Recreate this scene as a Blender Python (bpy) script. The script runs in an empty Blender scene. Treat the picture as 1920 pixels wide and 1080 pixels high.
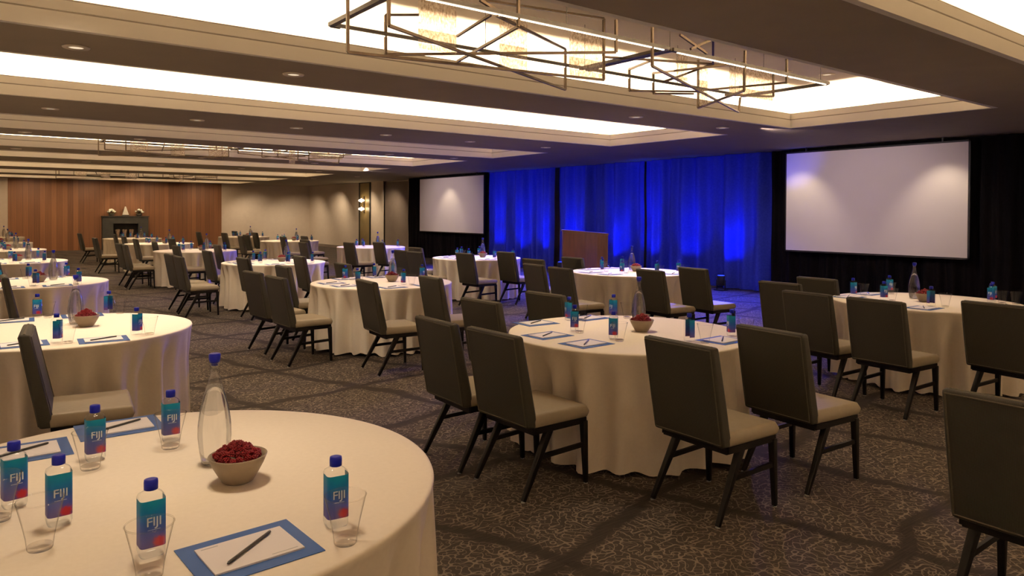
import bpy, bmesh, math, random
from mathutils import Vector, Matrix
random.seed(7)
C = bpy.context.scene.collection
PI = math.pi
H = 2.9                      # soffit height

# ------------------------------------------------------------------ helpers
class MB:
    """collects geometry that becomes ONE mesh"""
    def __init__(s): s.v = []; s.f = []; s.sm = []
    def add(s, vs, fs, smooth=False, M=None):
        b = len(s.v)
        for p in vs:
            p = Vector(p)
            s.v.append(tuple(M @ p if M else p))
        for f in fs:
            s.f.append([b + i for i in f]); s.sm.append(smooth)
        return s
    def box(s, x0, x1, y0, y1, z0, z1, M=None):
        vs = [(x, y, z) for z in (z0, z1) for y in (y0, y1) for x in (x0, x1)]
        return s.add(vs, [(0, 2, 3, 1), (4, 5, 7, 6), (0, 1, 5, 4), (2, 6, 7, 3), (0, 4, 6, 2), (1, 3, 7, 5)], False, M)
    def bar(s, p, q, w, h=None, w2=None, h2=None):
        h = h or w; w2 = w2 or w; h2 = h2 or h
        p = Vector(p); q = Vector(q); d = (q - p).normalized()
        up = Vector((0, 0, 1)) if abs(d.z) < .95 else Vector((1, 0, 0))
        a = d.cross(up).normalized(); b = a.cross(d).normalized()
        vs = []
        for c, ww, hh in ((p, w, h), (q, w2, h2)):
            for sx, sy in ((-1, -1), (1, -1), (1, 1), (-1, 1)):
                vs.append(c + a * (sx * ww / 2) + b * (sy * hh / 2))
        return s.add(vs, [(3, 2, 1, 0), (4, 5, 6, 7), (0, 1, 5, 4), (1, 2, 6, 5), (2, 3, 7, 6), (3, 0, 4, 7)])
    def tube(s, pts, r, n=8, caps=True):
        pts = [Vector(p) for p in pts]
        rr = r if isinstance(r, (list, tuple)) else [r] * len(pts)
        rings = []
        for i, p in enumerate(pts):
            d = (pts[min(i + 1, len(pts) - 1)] - pts[max(i - 1, 0)]).normalized()
            up = Vector((0, 0, 1)) if abs(d.z) < .9 else Vector((1, 0, 0))
            a = d.cross(up).normalized(); b = a.cross(d).normalized()
            rings.append([p + a * (rr[i] * math.cos(2 * PI * k / n)) + b * (rr[i] * math.sin(2 * PI * k / n)) for k in range(n)])
        return s.loft(rings, caps)
    def loft(s, rings, caps=True, closed=True, smooth=True):
        n = len(rings[0]); vs = [p for r in rings for p in r]; fs = []
        for i in range(len(rings) - 1):
            for k in range(n if closed else n - 1):
                k2 = (k + 1) % n
                fs.append((i * n + k, i * n + k2, (i + 1) * n + k2, (i + 1) * n + k))
        s.add(vs, fs, smooth)
        if caps:
            s.add(rings[0], [tuple(reversed(range(n)))]); s.add(rings[-1], [tuple(range(n))])
        return s
    def lathe(s, prof, n=24, c=(0, 0, 0), caps=True):
        rings = [[(c[0] + r * math.cos(2 * PI * k / n), c[1] + r * math.sin(2 * PI * k / n), c[2] + z) for k in range(n)] for r, z in prof]
        return s.loft(rings, caps)
    def build(s, name, mat, parent=None, bevel=0, seg=2):
        me = bpy.data.meshes.new(name)
        me.from_pydata(s.v, [], s.f)
        me.polygons.foreach_set('use_smooth', s.sm)
        if bevel:
            bm = bmesh.new(); bm.from_mesh(me)
            bmesh.ops.remove_doubles(bm, verts=bm.verts, dist=1e-5)
            es = [e for e in bm.edges if len(e.link_faces) == 2 and e.calc_face_angle(0) > .5]
            bmesh.ops.bevel(bm, geom=es, offset=bevel, segments=seg, profile=.6, affect='EDGES', clamp_overlap=True)
            for f in bm.faces: f.smooth = True
            bm.to_mesh(me); bm.free()
        me.materials.append(mat)
        me.update()
        return link(name, me, parent)

def link(name, me, parent=None):
    o = bpy.data.objects.new(name, me); C.objects.link(o)
    if parent: o.parent = parent
    return o
def tag(o, label, cat, group=None, kind=None):
    o['label'] = label; o['category'] = cat
    if group: o['group'] = group
    if kind: o['kind'] = kind
    return o
def struct(o, label=None):
    o['kind'] = 'structure'
    if label: o['label'] = label
    return o
def thing(name, loc=(0, 0, 0), rz=0):
    o = bpy.data.objects.new(name, None); C.objects.link(o)
    o.location = loc; o.rotation_euler = (0, 0, rz); o.empty_display_size = .1
    return o
def dup(src, loc, rz=0, parent=None):
    o = src.copy(); C.objects.link(o)
    if parent: o.parent = parent
    for k in ('label', 'group', 'category', 'kind'):
        if k in o and not parent: del o[k]
    if not parent:
        o.location = loc; o.rotation_euler = (0, 0, rz)
    for ch in list(src.children): dup(ch, None, 0, o)
    return o
class Proto:
    """first call hands out the original, later calls copies"""
    def __init__(s, o): s.o = o; s.used = False
    def put(s, loc, rz=0):
        if not s.used:
            s.used = True; s.o.location = loc; s.o.rotation_euler = (0, 0, rz); return s.o
        return dup(s.o, loc, rz)

# ------------------------------------------------------------------ materials
def mat(name, col=(.5, .5, .5), rough=.6, metal=0, spec=.5, emit=None, es=0):
    m = bpy.data.materials.new(name); m.use_nodes = True
    b = m.node_tree.nodes['Principled BSDF']
    b.inputs['Base Color'].default_value = (*col, 1)
    b.inputs['Roughness'].default_value = rough
    b.inputs['Metallic'].default_value = metal
    b.inputs['Specular IOR Level'].default_value = spec
    if emit:
        b.inputs['Emission Color'].default_value = (*emit, 1); b.inputs['Emission Strength'].default_value = es
    return m
class NT:
    def __init__(s, m): s.m = m; s.t = m.node_tree; s.b = s.t.nodes.get('Principled BSDF'); s.out = s.t.nodes['Material Output']
    def n(s, kind, **kw):
        x = s.t.nodes.new(kind)
        for k, v in kw.items():
            if k in x.inputs: x.inputs[k].default_value = v
            else: setattr(x, k, v)
        return x
    def l(s, a, b): s.t.links.new(a, b)
    def coord(s, scale=(1, 1, 1), kind='Object', rot=(0, 0, 0)):
        tc = s.n('ShaderNodeTexCoord'); mp = s.n('ShaderNodeMapping')
        mp.inputs['Scale'].default_value = scale; mp.inputs['Rotation'].default_value = rot
        s.l(tc.outputs[kind], mp.inputs['Vector']); return mp.outputs['Vector']
    def noise(s, vec, scale, detail=2, rough=.5):
        x = s.n('ShaderNodeTexNoise'); x.inputs['Scale'].default_value = scale; x.inputs['Detail'].default_value = detail; x.inputs['Roughness'].default_value = rough
        s.l(vec, x.inputs['Vector']); return x.outputs['Fac']
    def ramp(s, fac, stops, interp='LINEAR'):
        r = s.n('ShaderNodeValToRGB'); r.color_ramp.interpolation = interp
        els = r.color_ramp.elements
        while len(els) < len(stops): els.new(.5)
        for e, (p, c) in zip(els, stops):
            e.position = p; e.color = (*c, 1) if len(c) == 3 else c
        s.l(fac, r.inputs['Fac']); return r.outputs['Color']
    def math(s, op, a, b=None, c=None):
        x = s.n('ShaderNodeMath', operation=op)
        for i, v in enumerate((a, b, c)):
            if v is None: continue
            if isinstance(v, (int, float)): x.inputs[i].default_value = v
            else: s.l(v, x.inputs[i])
        return x.outputs[0]
    def mix(s, fac, a, b, mode='MIX'):
        x = s.n('ShaderNodeMix', data_type='RGBA', blend_type=mode)
        for sock, v in ((x.inputs[0], fac), (x.inputs[6], a), (x.inputs[7], b)):
            if isinstance(v, (int, float)): sock.default_value = v
            elif isinstance(v, tuple): sock.default_value = (*v, 1)
            else: s.l(v, sock)
        return x.outputs[2]
    def bump(s, h, strength=.3, dist=.01):
        x = s.n('ShaderNodeBump'); x.inputs['Strength'].default_value = strength; x.inputs['Distance'].default_value = dist
        s.l(h, x.inputs['Height']); s.l(x.outputs['Normal'], s.b.inputs['Normal'])
    def base(s, c): s.l(c, s.b.inputs['Base Color'])

def noisy(name, c1, c2, scale, rough=.7, bump=0, spec=.3, sc3=(1, 1, 1), dist=.004):
    m = mat(name, c1, rough, 0, spec); t = NT(m); v = t.coord(sc3); f = t.noise(v, scale, 3)
    t.base(t.ramp(f, [(.3, c1), (.7, c2)]))
    if bump: t.bump(f, bump, dist)
    return m

M_soffit = noisy('soffit_paint', (.27, .22, .158), (.29, .236, .17), 3, .8)
M_fascia = noisy('fascia_paint', (.93, .89, .79), (.94, .90, .80), 4, .7)
M_cove = noisy('cove_paint', (.86, .77, .64), (.88, .79, .66), 4, .85)
M_groove = noisy('shadow_groove', (.34, .30, .24), (.37, .325, .26), 8, .8)
M_beige = noisy('beige_wallcovering', (.50, .41, .315), (.53, .44, .34), 6, .8, .1)
M_pale = noisy('pale_wall_paint', (.66, .58, .49), (.69, .61, .52), 3, .8)
M_taupe = noisy('taupe_panel', (.15, .115, .09), (.17, .13, .10), 5, .7)
M_taupe2 = noisy('beige_pilaster', (.36, .29, .215), (.39, .315, .235), 5, .7)
M_cloth = noisy('cream_linen', (.86, .76, .62), (.89, .79, .65), 60, .85, .06, .2)
M_chairback = mat('olive_weave', (.05, .04, .024), .7, 0, .3)
t = NT(M_chairback); v = t.coord((1, 1, 1))
w1 = t.n('ShaderNodeTexWave', bands_direction='Z'); w1.inputs['Scale'].default_value = 55; t.l(v, w1.inputs['Vector'])
w2 = t.n('ShaderNodeTexWave', bands_direction='Y'); w2.inputs['Scale'].default_value = 55; t.l(v, w2.inputs['Vector'])
ff = t.math('MULTIPLY', w1.outputs['Fac'], w2.outputs['Fac'])
t.base(t.ramp(ff, [(0, (.0135, .011, .0065)), (1, (.031, .025, .0155))])); t.bump(ff, .25, .002)
M_chairedge = noisy('olive_edge_fabric', (.04, .032, .0195), (.055, .045, .0275), 120, .7, .1)
M_seat = noisy('taupe_seat_vinyl', (.225, .178, .118), (.245, .195, .13), 30, .5, .04, .4)
M_leg = noisy('espresso_wood', (.0032, .0024, .002), (.006, .0045, .0036), 20, .5, 0, .12, (1, 1, .2))
M_foot = mat('leg_glide_plastic', (.25, .24, .22), .4)
M_screen = noisy('screen_fabric', (.72, .67, .64), (.74, .69, .66), 2, .9, 0, .1)
M_black = noisy('black_metal', (.006, .006, .007), (.012, .012, .013), 10, .5)
M_blackdrape = noisy('black_drape_cloth', (.0025, .0022, .003), (.005, .0045, .006), 30, .95, .05, .05)
M_bluedrape = noisy('deep_blue_drape_cloth', (.015, .028, .42), (.022, .04, .5), 25, .8, .05, .15)
M_bronze = noisy('bronze_metal', (.06, .042, .028), (.085, .06, .04), 15, .35)
M_bronze.node_tree.nodes['Principled BSDF'].inputs['Metallic'].default_value = .7
M_bronzedark = noisy('dark_bronze_metal', (.035, .027, .022), (.05, .04, .03), 15, .4)
M_led = mat('warm_light_strip', (1, .9, .75), .5, emit=(1, .78, .52), es=9)
M_lens = mat('downlight_lens', (.9, .8, .65), .5, emit=(1, .80, .55), es=.8)
M_lensring = mat('downlight_ring', (.75, .66, .52), .5)
M_globe = mat('sconce_globe', (1, .9, .75), .5, emit=(1, .78, .5), es=14)
M_brass = noisy('antique_brass_panel', (.17, .12, .045), (.21, .15, .06), 3, .35)
M_mahog = mat('mahogany_veneer', (.16, .035, .02), .35)
t = NT(M_mahog); v = t.coord((6, 6, .7)); t.base(t.ramp(t.noise(v, 4, 4), [(.3, (.062, .014, .008)), (.7, (.10, .025, .014))]))
M_stone = noisy('charcoal_stone', (.02, .019, .015), (.03, .028, .022), 6, .6)
M_soot = mat('soot_black', (.008, .006, .005), .9)
M_logs = noisy('fireplace_logs', (.10, .06, .035), (.20, .13, .08), 12, .8)
M_petal = noisy('white_petals', (.85, .83, .62), (.9, .88, .72), 20, .6)
M_leaf = noisy('dark_leaves', (.03, .045, .012), (.06, .08, .02), 20, .6)
M_cone = noisy('pale_carved_stone', (.42, .37, .28), (.52, .46, .36), 40, .7, .3)
M_bowl = noisy('greige_ceramic', (.21, .16, .11), (.24, .185, .128), 20, .45)
M_berry = noisy('raspberry_skin', (.10, .0025, .005), (.17, .005, .009), 60, .5, 0, .2)
M_blue = noisy('blue_card', (.018, .062, .22), (.021, .070, .24), 10, .6)
M_paper = mat('white_paper', (.80, .74, .72), .8)
M_print = mat('grey_print', (.45, .42, .42), .8)
M_pen = mat('black_pen_plastic', (.012, .01, .01), .35)
M_cap = mat('blue_plastic_cap', (.002, .005, .20), .45, 0, .15)
M_letter = mat('pale_lettering', (.72, .76, .80), .6)

# wood panelled wall: vertical boards
M_wood = mat('walnut_boards', (.2, .09, .04), .5, 0, .3); t = NT(M_wood)
tc = t.n('ShaderNodeTexCoord'); sx = t.n('ShaderNodeSeparateXYZ'); t.l(tc.outputs['Object'], sx.inputs[0])
brd = t.math('FLOOR', t.math('DIVIDE', sx.outputs['X'], .19))
wn = t.n('ShaderNodeTexWhiteNoise', noise_dimensions='1D'); t.l(brd, wn.inputs['W'])
grain = t.noise(t.coord((9, 1, .35)), 3, 5, .6)
mx = t.math('ADD', t.math('MULTIPLY', wn.outputs['Value'], .5), t.math('MULTIPLY', grain, .5))
cw = t.ramp(mx, [(.2, (.115, .046, .018)), (.5, (.165, .069, .027)), (.8, (.22, .098, .04))])
fr = t.math('FRACT', t.math('DIVIDE', sx.outputs['X'], .19))
gap = t.math('LESS_THAN', fr, .035)
t.base(t.mix(gap, cw, (.05, .018, .007)))

# carpet: lozenge patches of squiggles between dark crossing bands
M_carpet = mat('patterned_carpet', (.06, .045, .035), .95, 0, .1); t = NT(M_carpet)
v0 = t.coord((1, 1, 1))
nz = t.n('ShaderNodeTexNoise'); nz.inputs['Scale'].default_value = .9; nz.inputs['Detail'].default_value = 2; t.l(v0, nz.inputs['Vector'])
vm = t.n('ShaderNodeVectorMath', operation='MULTIPLY_ADD'); t.l(nz.outputs['Color'], vm.inputs[0]); vm.inputs[1].default_value = (.55, .55, 0); t.l(v0, vm.inputs[2])
mp = t.n('ShaderNodeMapping'); mp.inputs['Rotation'].default_value = (0, 0, .62); mp.inputs['Scale'].default_value = (1.35, .8, 0); t.l(vm.outputs[0], mp.inputs['Vector'])
cx = t.n('ShaderNodeSeparateXYZ'); t.l(vm.outputs[0], cx.inputs[0])
def lines(deg, per, ph):
    a = math.radians(deg)
    uu = t.math('ADD', t.math('MULTIPLY', cx.outputs['X'], math.cos(a) / per), t.math('MULTIPLY', cx.outputs['Y'], math.sin(a) / per))
    return t.math('MULTIPLY', t.math('ABSOLUTE', t.math('SUBTRACT', t.math('FRACT', t.math('ADD', uu, ph)), .5)), per)
vdist = t.math('MINIMUM', lines(20, .95, .1), lines(98, 1.15, .4))
edge_n = t.noise(v0, 14, 2)
dist = t.math('ADD', vdist, t.math('MULTIPLY', t.math('SUBTRACT', edge_n, .5), .07))
patch = t.ramp(dist, [(.030, (0, 0, 0)), (.066, (1, 1, 1))])
wn_ = t.noise(v0, 20, .3, .4)
worm = t.math('ABSOLUTE', t.math('SUBTRACT', wn_, .5))
wormf = t.ramp(worm, [(.022, (1, 1, 1)), (.040, (0, 0, 0))])
wormf2 = t.math('ABSOLUTE', t.math('SUBTRACT', t.noise(v0, 27, .3, .4), .47))
wf2 = t.ramp(wormf2, [(.012, (.8, .8, .8)), (.028, (0, 0, 0))])
wm = t.mix(1.0, wormf, wf2, 'LIGHTEN')
streak = t.noise(t.coord((3, 60, 1), rot=(0, 0, .5)), 2, 2)
ground = t.mix(t.ramp(streak, [(.35, (0, 0, 0)), (.7, (1, 1, 1))]), (.017, .0125, .0105), (.030, .0225, .0185))
pcol = t.mix(wm, (.031, .0235, .019), (.135, .107, .083))
t.base(t.mix(patch, ground, pcol)); t.bump(wm, .2, .003)

# clear glass without heavy refraction: transparent body + fresnel reflection, tinted at grazing angles
def clear(name, tint_edge, tint=(.97, .985, .985), refl=.9, rough=.02):
    m = bpy.data.materials.new(name); m.use_nodes = True; t = NT(m); t.t.nodes.remove(t.b)
    tr = t.n('ShaderNodeBsdfTransparent'); gl = t.n('ShaderNodeBsdfGlossy'); gl.inputs['Roughness'].default_value = rough
    lw = t.n('ShaderNodeLayerWeight'); lw.inputs['Blend'].default_value = .5
    t.l(t.ramp(lw.outputs['Facing'], [(.6, tint), (.98, tint_edge)]), tr.inputs['Color'])
    frr = t.ramp(lw.outputs['Facing'], [(0, (.03, .03, .03)), (.6, (.06, .06, .06)), (.85, (.22, .22, .22)), (1, (.75, .75, .75))])
    mx = t.n('ShaderNodeMixShader'); t.l(t.math('MULTIPLY', frr, refl), mx.inputs[0])
    t.l(tr.outputs[0], mx.inputs[1]); t.l(gl.outputs[0], mx.inputs[2]); t.l(mx.outputs[0], t.out.inputs['Surface'])
    return m
M_glass = clear('tumbler_glass', (.42, .39, .34), (.985, .98, .975), .8)
M_pet = clear('clear_bottle_plastic', (.72, .74, .76), (.98, .985, .985), .7)
M_carafe = clear('carafe_glass', (.45, .44, .42), (.97, .97, .965), 1.8, .12)
def refr(name):
    m = bpy.data.materials.new(name); m.use_nodes = True; t = NT(m); t.t.nodes.remove(t.b)
    rf = t.n('ShaderNodeBsdfRefraction'); rf.inputs['IOR'].default_value = 1.33; rf.inputs['Color'].default_value = (.97, .975, .97, 1); rf.inputs['Roughness'].default_value = .02
    tr = t.n('ShaderNodeBsdfTransparent'); mx = t.n('ShaderNodeMixShader'); mx.inputs[0].default_value = .45
    t.l(rf.outputs[0], mx.inputs[1]); t.l(tr.outputs[0], mx.inputs[2]); t.l(mx.outputs[0], t.out.inputs['Surface'])
    return m
M_water = refr('still_water')
def ripple(name):
    m = bpy.data.materials.new(name); m.use_nodes = True; t = NT(m); t.t.nodes.remove(t.b)
    v = t.coord((1, 1, .55)); f = t.noise(v, 70, 2, .5)
    tr = t.n('ShaderNodeBsdfTransparent'); tl = t.n('ShaderNodeBsdfTranslucent'); tl.inputs['Color'].default_value = (.9, .8, .68, 1)
    gl = t.n('ShaderNodeBsdfGlossy'); gl.inputs['Roughness'].default_value = .15
    bp = t.n('ShaderNodeBump'); bp.inputs['Strength'].default_value = .8; bp.inputs['Distance'].default_value = .02; t.l(f, bp.inputs['Height']); t.l(bp.outputs[0], gl.inputs['Normal'])
    t.l(t.ramp(f, [(.40, (.62, .54, .46)), (.52, (.97, .94, .9))]), tr.inputs['Color'])
    m1 = t.n('ShaderNodeMixShader'); m1.inputs[0].default_value = .18; t.l(tr.outputs[0], m1.inputs[1]); t.l(tl.outputs[0], m1.inputs[2])
    m2 = t.n('ShaderNodeMixShader'); m2.inputs[0].default_value = .12; t.l(m1.outputs[0], m2.inputs[1]); t.l(gl.outputs[0], m2.inputs[2])
    t.l(m2.outputs[0], t.out.inputs['Surface']); return m
M_ripple = ripple('rippled_glass')
# bottle label: teal to blue to violet, with a pink bloom low on the front
M_label = mat('printed_label', (.02, .1, .4), .5, 0, .15); t = NT(M_label)
tc = t.n('ShaderNodeTexCoord'); sx = t.n('ShaderNodeSeparateXYZ'); t.l(tc.outputs['Object'], sx.inputs[0])
zz = t.math('DIVIDE', t.math('SUBTRACT', sx.outputs['Z'], .028), .112)
zz = t.math('ADD', zz, t.math('MULTIPLY', t.math('SUBTRACT', t.noise(t.coord((1, 1, .4)), 50, 2), .5), .25))
g = t.ramp(zz, [(0, (.075, .05, .20)), (.25, (.035, .045, .24)), (.5, (.008, .055, .25)), (.78, (.0, .105, .25)), (1, (.0, .14, .24))])
dx = t.math('SUBTRACT', sx.outputs['Y'], .013); dz = t.math('SUBTRACT', sx.outputs['Z'], .040)
rr = t.math('SQRT', t.math('ADD', t.math('MULTIPLY', dx, dx), t.math('MULTIPLY', dz, dz)))
rr = t.math('ADD', rr, t.math('MULTIPLY', t.math('SUBTRACT', t.noise(t.coord(), 160, 1), .5), .012))
t.base(t.mix(t.ramp(rr, [(.010, (1, 1, 1)), (.017, (0, 0, 0))]), g, (.34, .02, .035)))

# ------------------------------------------------------------------ room shell
XL, XR, YN, YF = -3.2, 13.65, -4.0, 34.4
CX0, CX1 = -2.2, 9.95
COF = [(-1.2, 2.25), (3.44, 6.12), (7.32, 9.93), (11.9, 13.83), (14.99, 17.61), (18.98, 20.87), (23.0, 25.4), (27.2, 29.6), (31.2, 33.4)]
struct(MB().box(XL - .1, XR + .5, YN - .1, YF + .1, -.1, 0).build('floor', M_carpet), 'dark brown carpet with squiggle patches between crossing dark bands')
m = MB()
m.box(XL, CX0, YN, YF, H, H + .02); m.box(CX1, XR + .3, YN, YF, H, H + .02)
ys = [YN] + [y for c in COF for y in c] + [YF]
for i in range(0, len(ys), 2): m.box(CX0, CX1, ys[i], ys[i + 1], H, H + .02)
struct(m.build('ceiling', M_soffit), 'taupe lower ceiling between the lit coffers')
ZT = 3.46; OUT = .30
up = MB(); up.box(XL - .1, XR + .5, YN - .1, YF + .1, ZT, ZT + .06)
struct(up.build('ceiling_upper', M_cove), 'pale upper ceiling inside the lit coffers')
for i, (y0, y1) in enumerate(COF):
    tr = MB(); gr = MB(); cv = MB()
    e = .006
    for (a, b, c, d) in ((CX0 + e, CX1 - e, y1 - e, y1 + .05), (CX0 + e, CX1 - e, y0 - .05, y0 + e), (CX1 - e, CX1 + .05, y0 - .05, y1 + .05), (CX0 - .05, CX0 + e, y0 - .05, y1 + .05)):
        tr.box(a, b, c, d, H - .0015, H + .118)
        gr.box(a + .006, b - .006, c + .006, d - .006, H + .118, H + .130)
        tr.box(a, b, c, d, H + .130, H + .205)
        gr.box(a + .004, b - .004, c + .004, d - .004, H + .205, H + .218)
    o = OUT
    cv.box(CX0 - o - .03, CX1 + o + .03, y1 + o, y1 + o + .03, H + .05, ZT)
    cv.box(CX0 - o - .03, CX1 + o + .03, y0 - o - .03, y0 - o, H + .05, ZT)
    cv.box(CX1 + o, CX1 + o + .03, y0 - o, y1 + o, H + .05, ZT)
    cv.box(CX0 - o - .03, CX0 - o, y0 - o, y1 + o, H + .05, ZT)
    f = struct(tr.build('trim_%d' % (i + 1), M_fascia), 'stepped cream fascia round a coffer')
    gr.build('shadow_line', M_groove, f); cv.build('cove_wall', M_cove, f)
# walls
struct(MB().box(XL - .1, XL, YN, YF, 0, ZT).build('wall_left', M_pale), 'pale side wall')
struct(MB().box(XL - .1, XR + .5, YN - .1, YN, 0, ZT).build('wall_near', M_pale), 'pale wall behind the viewer')
WX0, WX1 = 1.42, 9.46
m = MB(); m.box(XL, WX0, YF, YF + .1, 0, ZT); m.box(WX1, XR + .1, YF, YF + .1, 0, ZT); m.box(WX0, WX1, YF + .06, YF + .1, 0, ZT)
struct(m.build('wall_far', M_beige), 'beige far wall')
wp = MB().box(WX0, WX1, YF - .02, YF + .05, 0, H - .005).build('wall_panel', M_wood); struct(wp, 'reddish brown wood board panelling on the far wall')
m = MB(); m.box(XR, XR + .1, YN, 24.4, 0, ZT); m.box(XR, XR + .1, 26.5, YF, 0, ZT); m.box(XR + .16, XR + .22, 24.3, 26.6, 0, ZT)
struct(m.build('wall_right', M_beige), 'beige side wall behind the stage curtains')
d = struct(MB().box(XR + .05, XR + .16, 24.4, 26.5, 0, H - .06).build('door_1', M_taupe), 'dark taupe folding panel in the side wall')
struct(MB().box(XR - .05, XR + .08, 23.75, 24.4, 0, H).build('trim_20', M_taupe2), 'pale pilaster beside the curtain')
struct(MB().box(XR - .03, XR + .05, 26.5, 27.6, 0, H).build('trim_21', M_beige), 'pale pilaster beside the sconce panel')
m = MB(); m.box(WX1, XR, YF - .015, YF, 0, .12); struct(m.build('baseboard_far', M_taupe), 'taupe baseboard')
m = MB(); m.box(XR - .015, XR, 28.7, YF - .02, 0, .12); struct(m.build('baseboard_right', M_taupe), 'taupe baseboard')

# sconce panel
mp_ = MB().box(XR - .04, XR, 27.70, 28.64, .0, H - .03).build('mirror_panel', M_brass)
tag(mp_, 'tall narrow brass coloured panel with dark edges on the far side wall', 'wall panel')
fr = MB()
for (a, b) in ((27.62, 27.72), (28.62, 28.72)): fr.box(XR - .055, XR, a, b, 0, H - .02)
fr.box(XR - .055, XR, 27.62, 28.72, H - .04, H - .005); fr.build('frame', M_black, mp_)
sc = thing('wall_sconce', (XR - .04, 28.2, 1.95)); tag(sc, 'twin glowing wall sconce on the brass coloured panel', 'wall lamp')
MB().box(-.03, 0, -.06, .06, -.35, .35).build('back_plate', M_bronze, sc)
for dz in (.18, -.18):
    a = MB().tube([(-.03, 0, dz), (-.12, 0, dz)], .012, 8).build('arm', M_bronze, sc)
    g_ = MB()
    g_.lathe([(.004, -.09), (.03, -.06), (.07, -.03), (.085, 0), (.07, .03), (.03, .06), (.004, .09)], 14, (-.14, 0, dz))
    for s_ in (-1, 1): g_.tube([(-.14, s_ * .05, dz), (-.14, s_ * .2, dz)], [.05, .04], 10)
    g_.build('shade', M_globe, a)

# ------------------------------------------------------------------ fireplace
fx0, fx1, fy = 4.63, 6.36, YF - .02
fp = thing('fireplace', ((fx0 + fx1) / 2, fy, 0)); tag(fp, 'charcoal stone fireplace surround against the wood wall', 'fireplace')
w = (fx1 - fx0) / 2
m = MB(); m.box(-w, -.47, -.3, 0, 0, 1.38); m.box(.47, w, -.3, 0, 0, 1.38); m.box(-.47, .47, -.3, 0, 1.1, 1.38); m.box(-.47, .47, -.3, 0, 0, .25)
m.build('surround', M_stone, fp)
MB().box(-w - .02, w + .02, -.33, 0, 1.381, 1.42).build('mantel_shelf', M_stone, fp)
MB().box(-.469, .469, -.05, -.002, .251, 1.099).build('firebox', M_soot, fp)
lg = MB()
for k in range(6):
    x = -.35 + .13 * k; lg.tube([(x, -.2 + .02 * (k % 3), .30), (x + .12 * (-1) ** k, -.14, .85)], .05, 8)
for k in range(3): lg.tube([(-.4, -.24 + .07 * k, .31 + .03 * (k % 2)), (.4, -.22 + .06 * k, .31)], .055, 8)
lg.build('log', M_logs, fp)
def bouquet(x, label):
    t_ = thing('flower_arrangement', (x, fy - .16, 1.42)); tag(t_, label, 'flowers', 'mantel flowers')
    MB().lathe([(.07, 0), (.10, .02), (.12, .07), (.11, .09)], 16).build('bowl', M_bronzedark, t_)
    lf = MB(); fl = MB()
    for k in range(26):
        a = random.uniform(0, 2 * PI); r = random.uniform(0, .17); z = .16 + .10 * (1 - (r / .17) ** 2) + random.uniform(-.02, .02)
        cx, cy = r * math.cos(a), r * math.sin(a)
        fl.lathe([(.004, -.03), (.028, -.012), (.036, .01), (.02, .03), (.004, .034)], 8, (cx, cy, z))
    for k in range(20):
        a = random.uniform(0, 2 * PI); q = Vector((.19 * math.cos(a), .15 * math.sin(a), .12 + random.uniform(-.03, .1)))
        lf.bar((0, 0, .06), q, .035, .004, .006, .003)
    fl.build('blossom', M_petal, t_); lf.build('foliage', M_leaf, t_)
bouquet(4.98, 'white flower arrangement left of the pale cone on the mantel')
bouquet(6.02, 'white flower arrangement right of the pale cone on the mantel')
cn = thing('cone_sculpture', (5.5, fy - .16, 1.42)); tag(cn, 'pale tapered cone sculpture at the middle of the mantel', 'sculpture')
MB().box(-.13, .13, -.08, .08, 0, .05).build('base', M_bronzedark, cn)
MB().loft([[(-.12, -.07, .05), (.12, -.07, .05), (.12, .07, .05), (-.12, .07, .05)], [(-.02, -.015, .40), (.02, -.015, .40), (.02, .015, .40), (-.02, .015, .40)]], True, True, False).build('cone', M_cone, cn)

# ------------------------------------------------------------------ stage drapes and screens
DX = 13.2
def drape(name, y0, y1, m_, label, cat='curtain', group=None, amp=.055, wl=.2, x=DX, seed=0):
    rnd = random.Random(seed); n = int((y1 - y0) / .022)
    ph = [rnd.uniform(0, 6.28) for _ in range(6)]
    def off(y, z):
        k = z / H
        a = math.sin(2 * PI * y / wl + ph[0] + 1.4 * math.sin(y * 1.7 + ph[1])) * .6 + math.sin(2 * PI * y / (wl * 1.9) + ph[2]) * .5 + .7 * math.sin(2 * PI * y / (wl * 4.7) + ph[3])
        return amp * a * (1.15 - .35 * k) + .012 * math.sin(z * 3 + y * 4)
    zs = [.012, .3, .8, 1.4, 2.0, 2.5, H - .012]
    rings = []
    for z in zs: rings.append([(x + off(y0 + (y1 - y0) * i / n, z), y0 + (y1 - y0) * i / n, z) for i in range(n + 1)])
    mm = MB().loft(rings, False, False, True)
    o = mm.build(name, m_)
    o.location = (0, 0, 0)
    return tag(o, label, cat, group)
BY = [8.55, 12.0, 15.25, 18.5]
drape('stage_curtain', BY[0], BY[1] - .01, M_bluedrape, 'blue lit pleated stage curtain nearest the large right screen', group='blue stage curtains', seed=1, amp=.095, wl=.36)
drape('stage_curtain', BY[1] + .01, BY[2] - .01, M_bluedrape, 'blue lit pleated stage curtain in the middle, behind the lectern side', group='blue stage curtains', seed=2, amp=.095, wl=.36)
drape('stage_curtain', BY[2] + .01, BY[3] - .01, M_bluedrape, 'blue lit pleated stage curtain beside the smaller left screen', group='blue stage curtains', seed=3, amp=.095, wl=.36)
drape('stage_curtain', -1.0, BY[0] - .01, M_blackdrape, 'black stage curtain behind the large right screen', seed=4)
drape('stage_curtain', BY[3] + .01, 23.6, M_blackdrape, 'black stage curtain behind the smaller left screen', seed=5)
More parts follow.
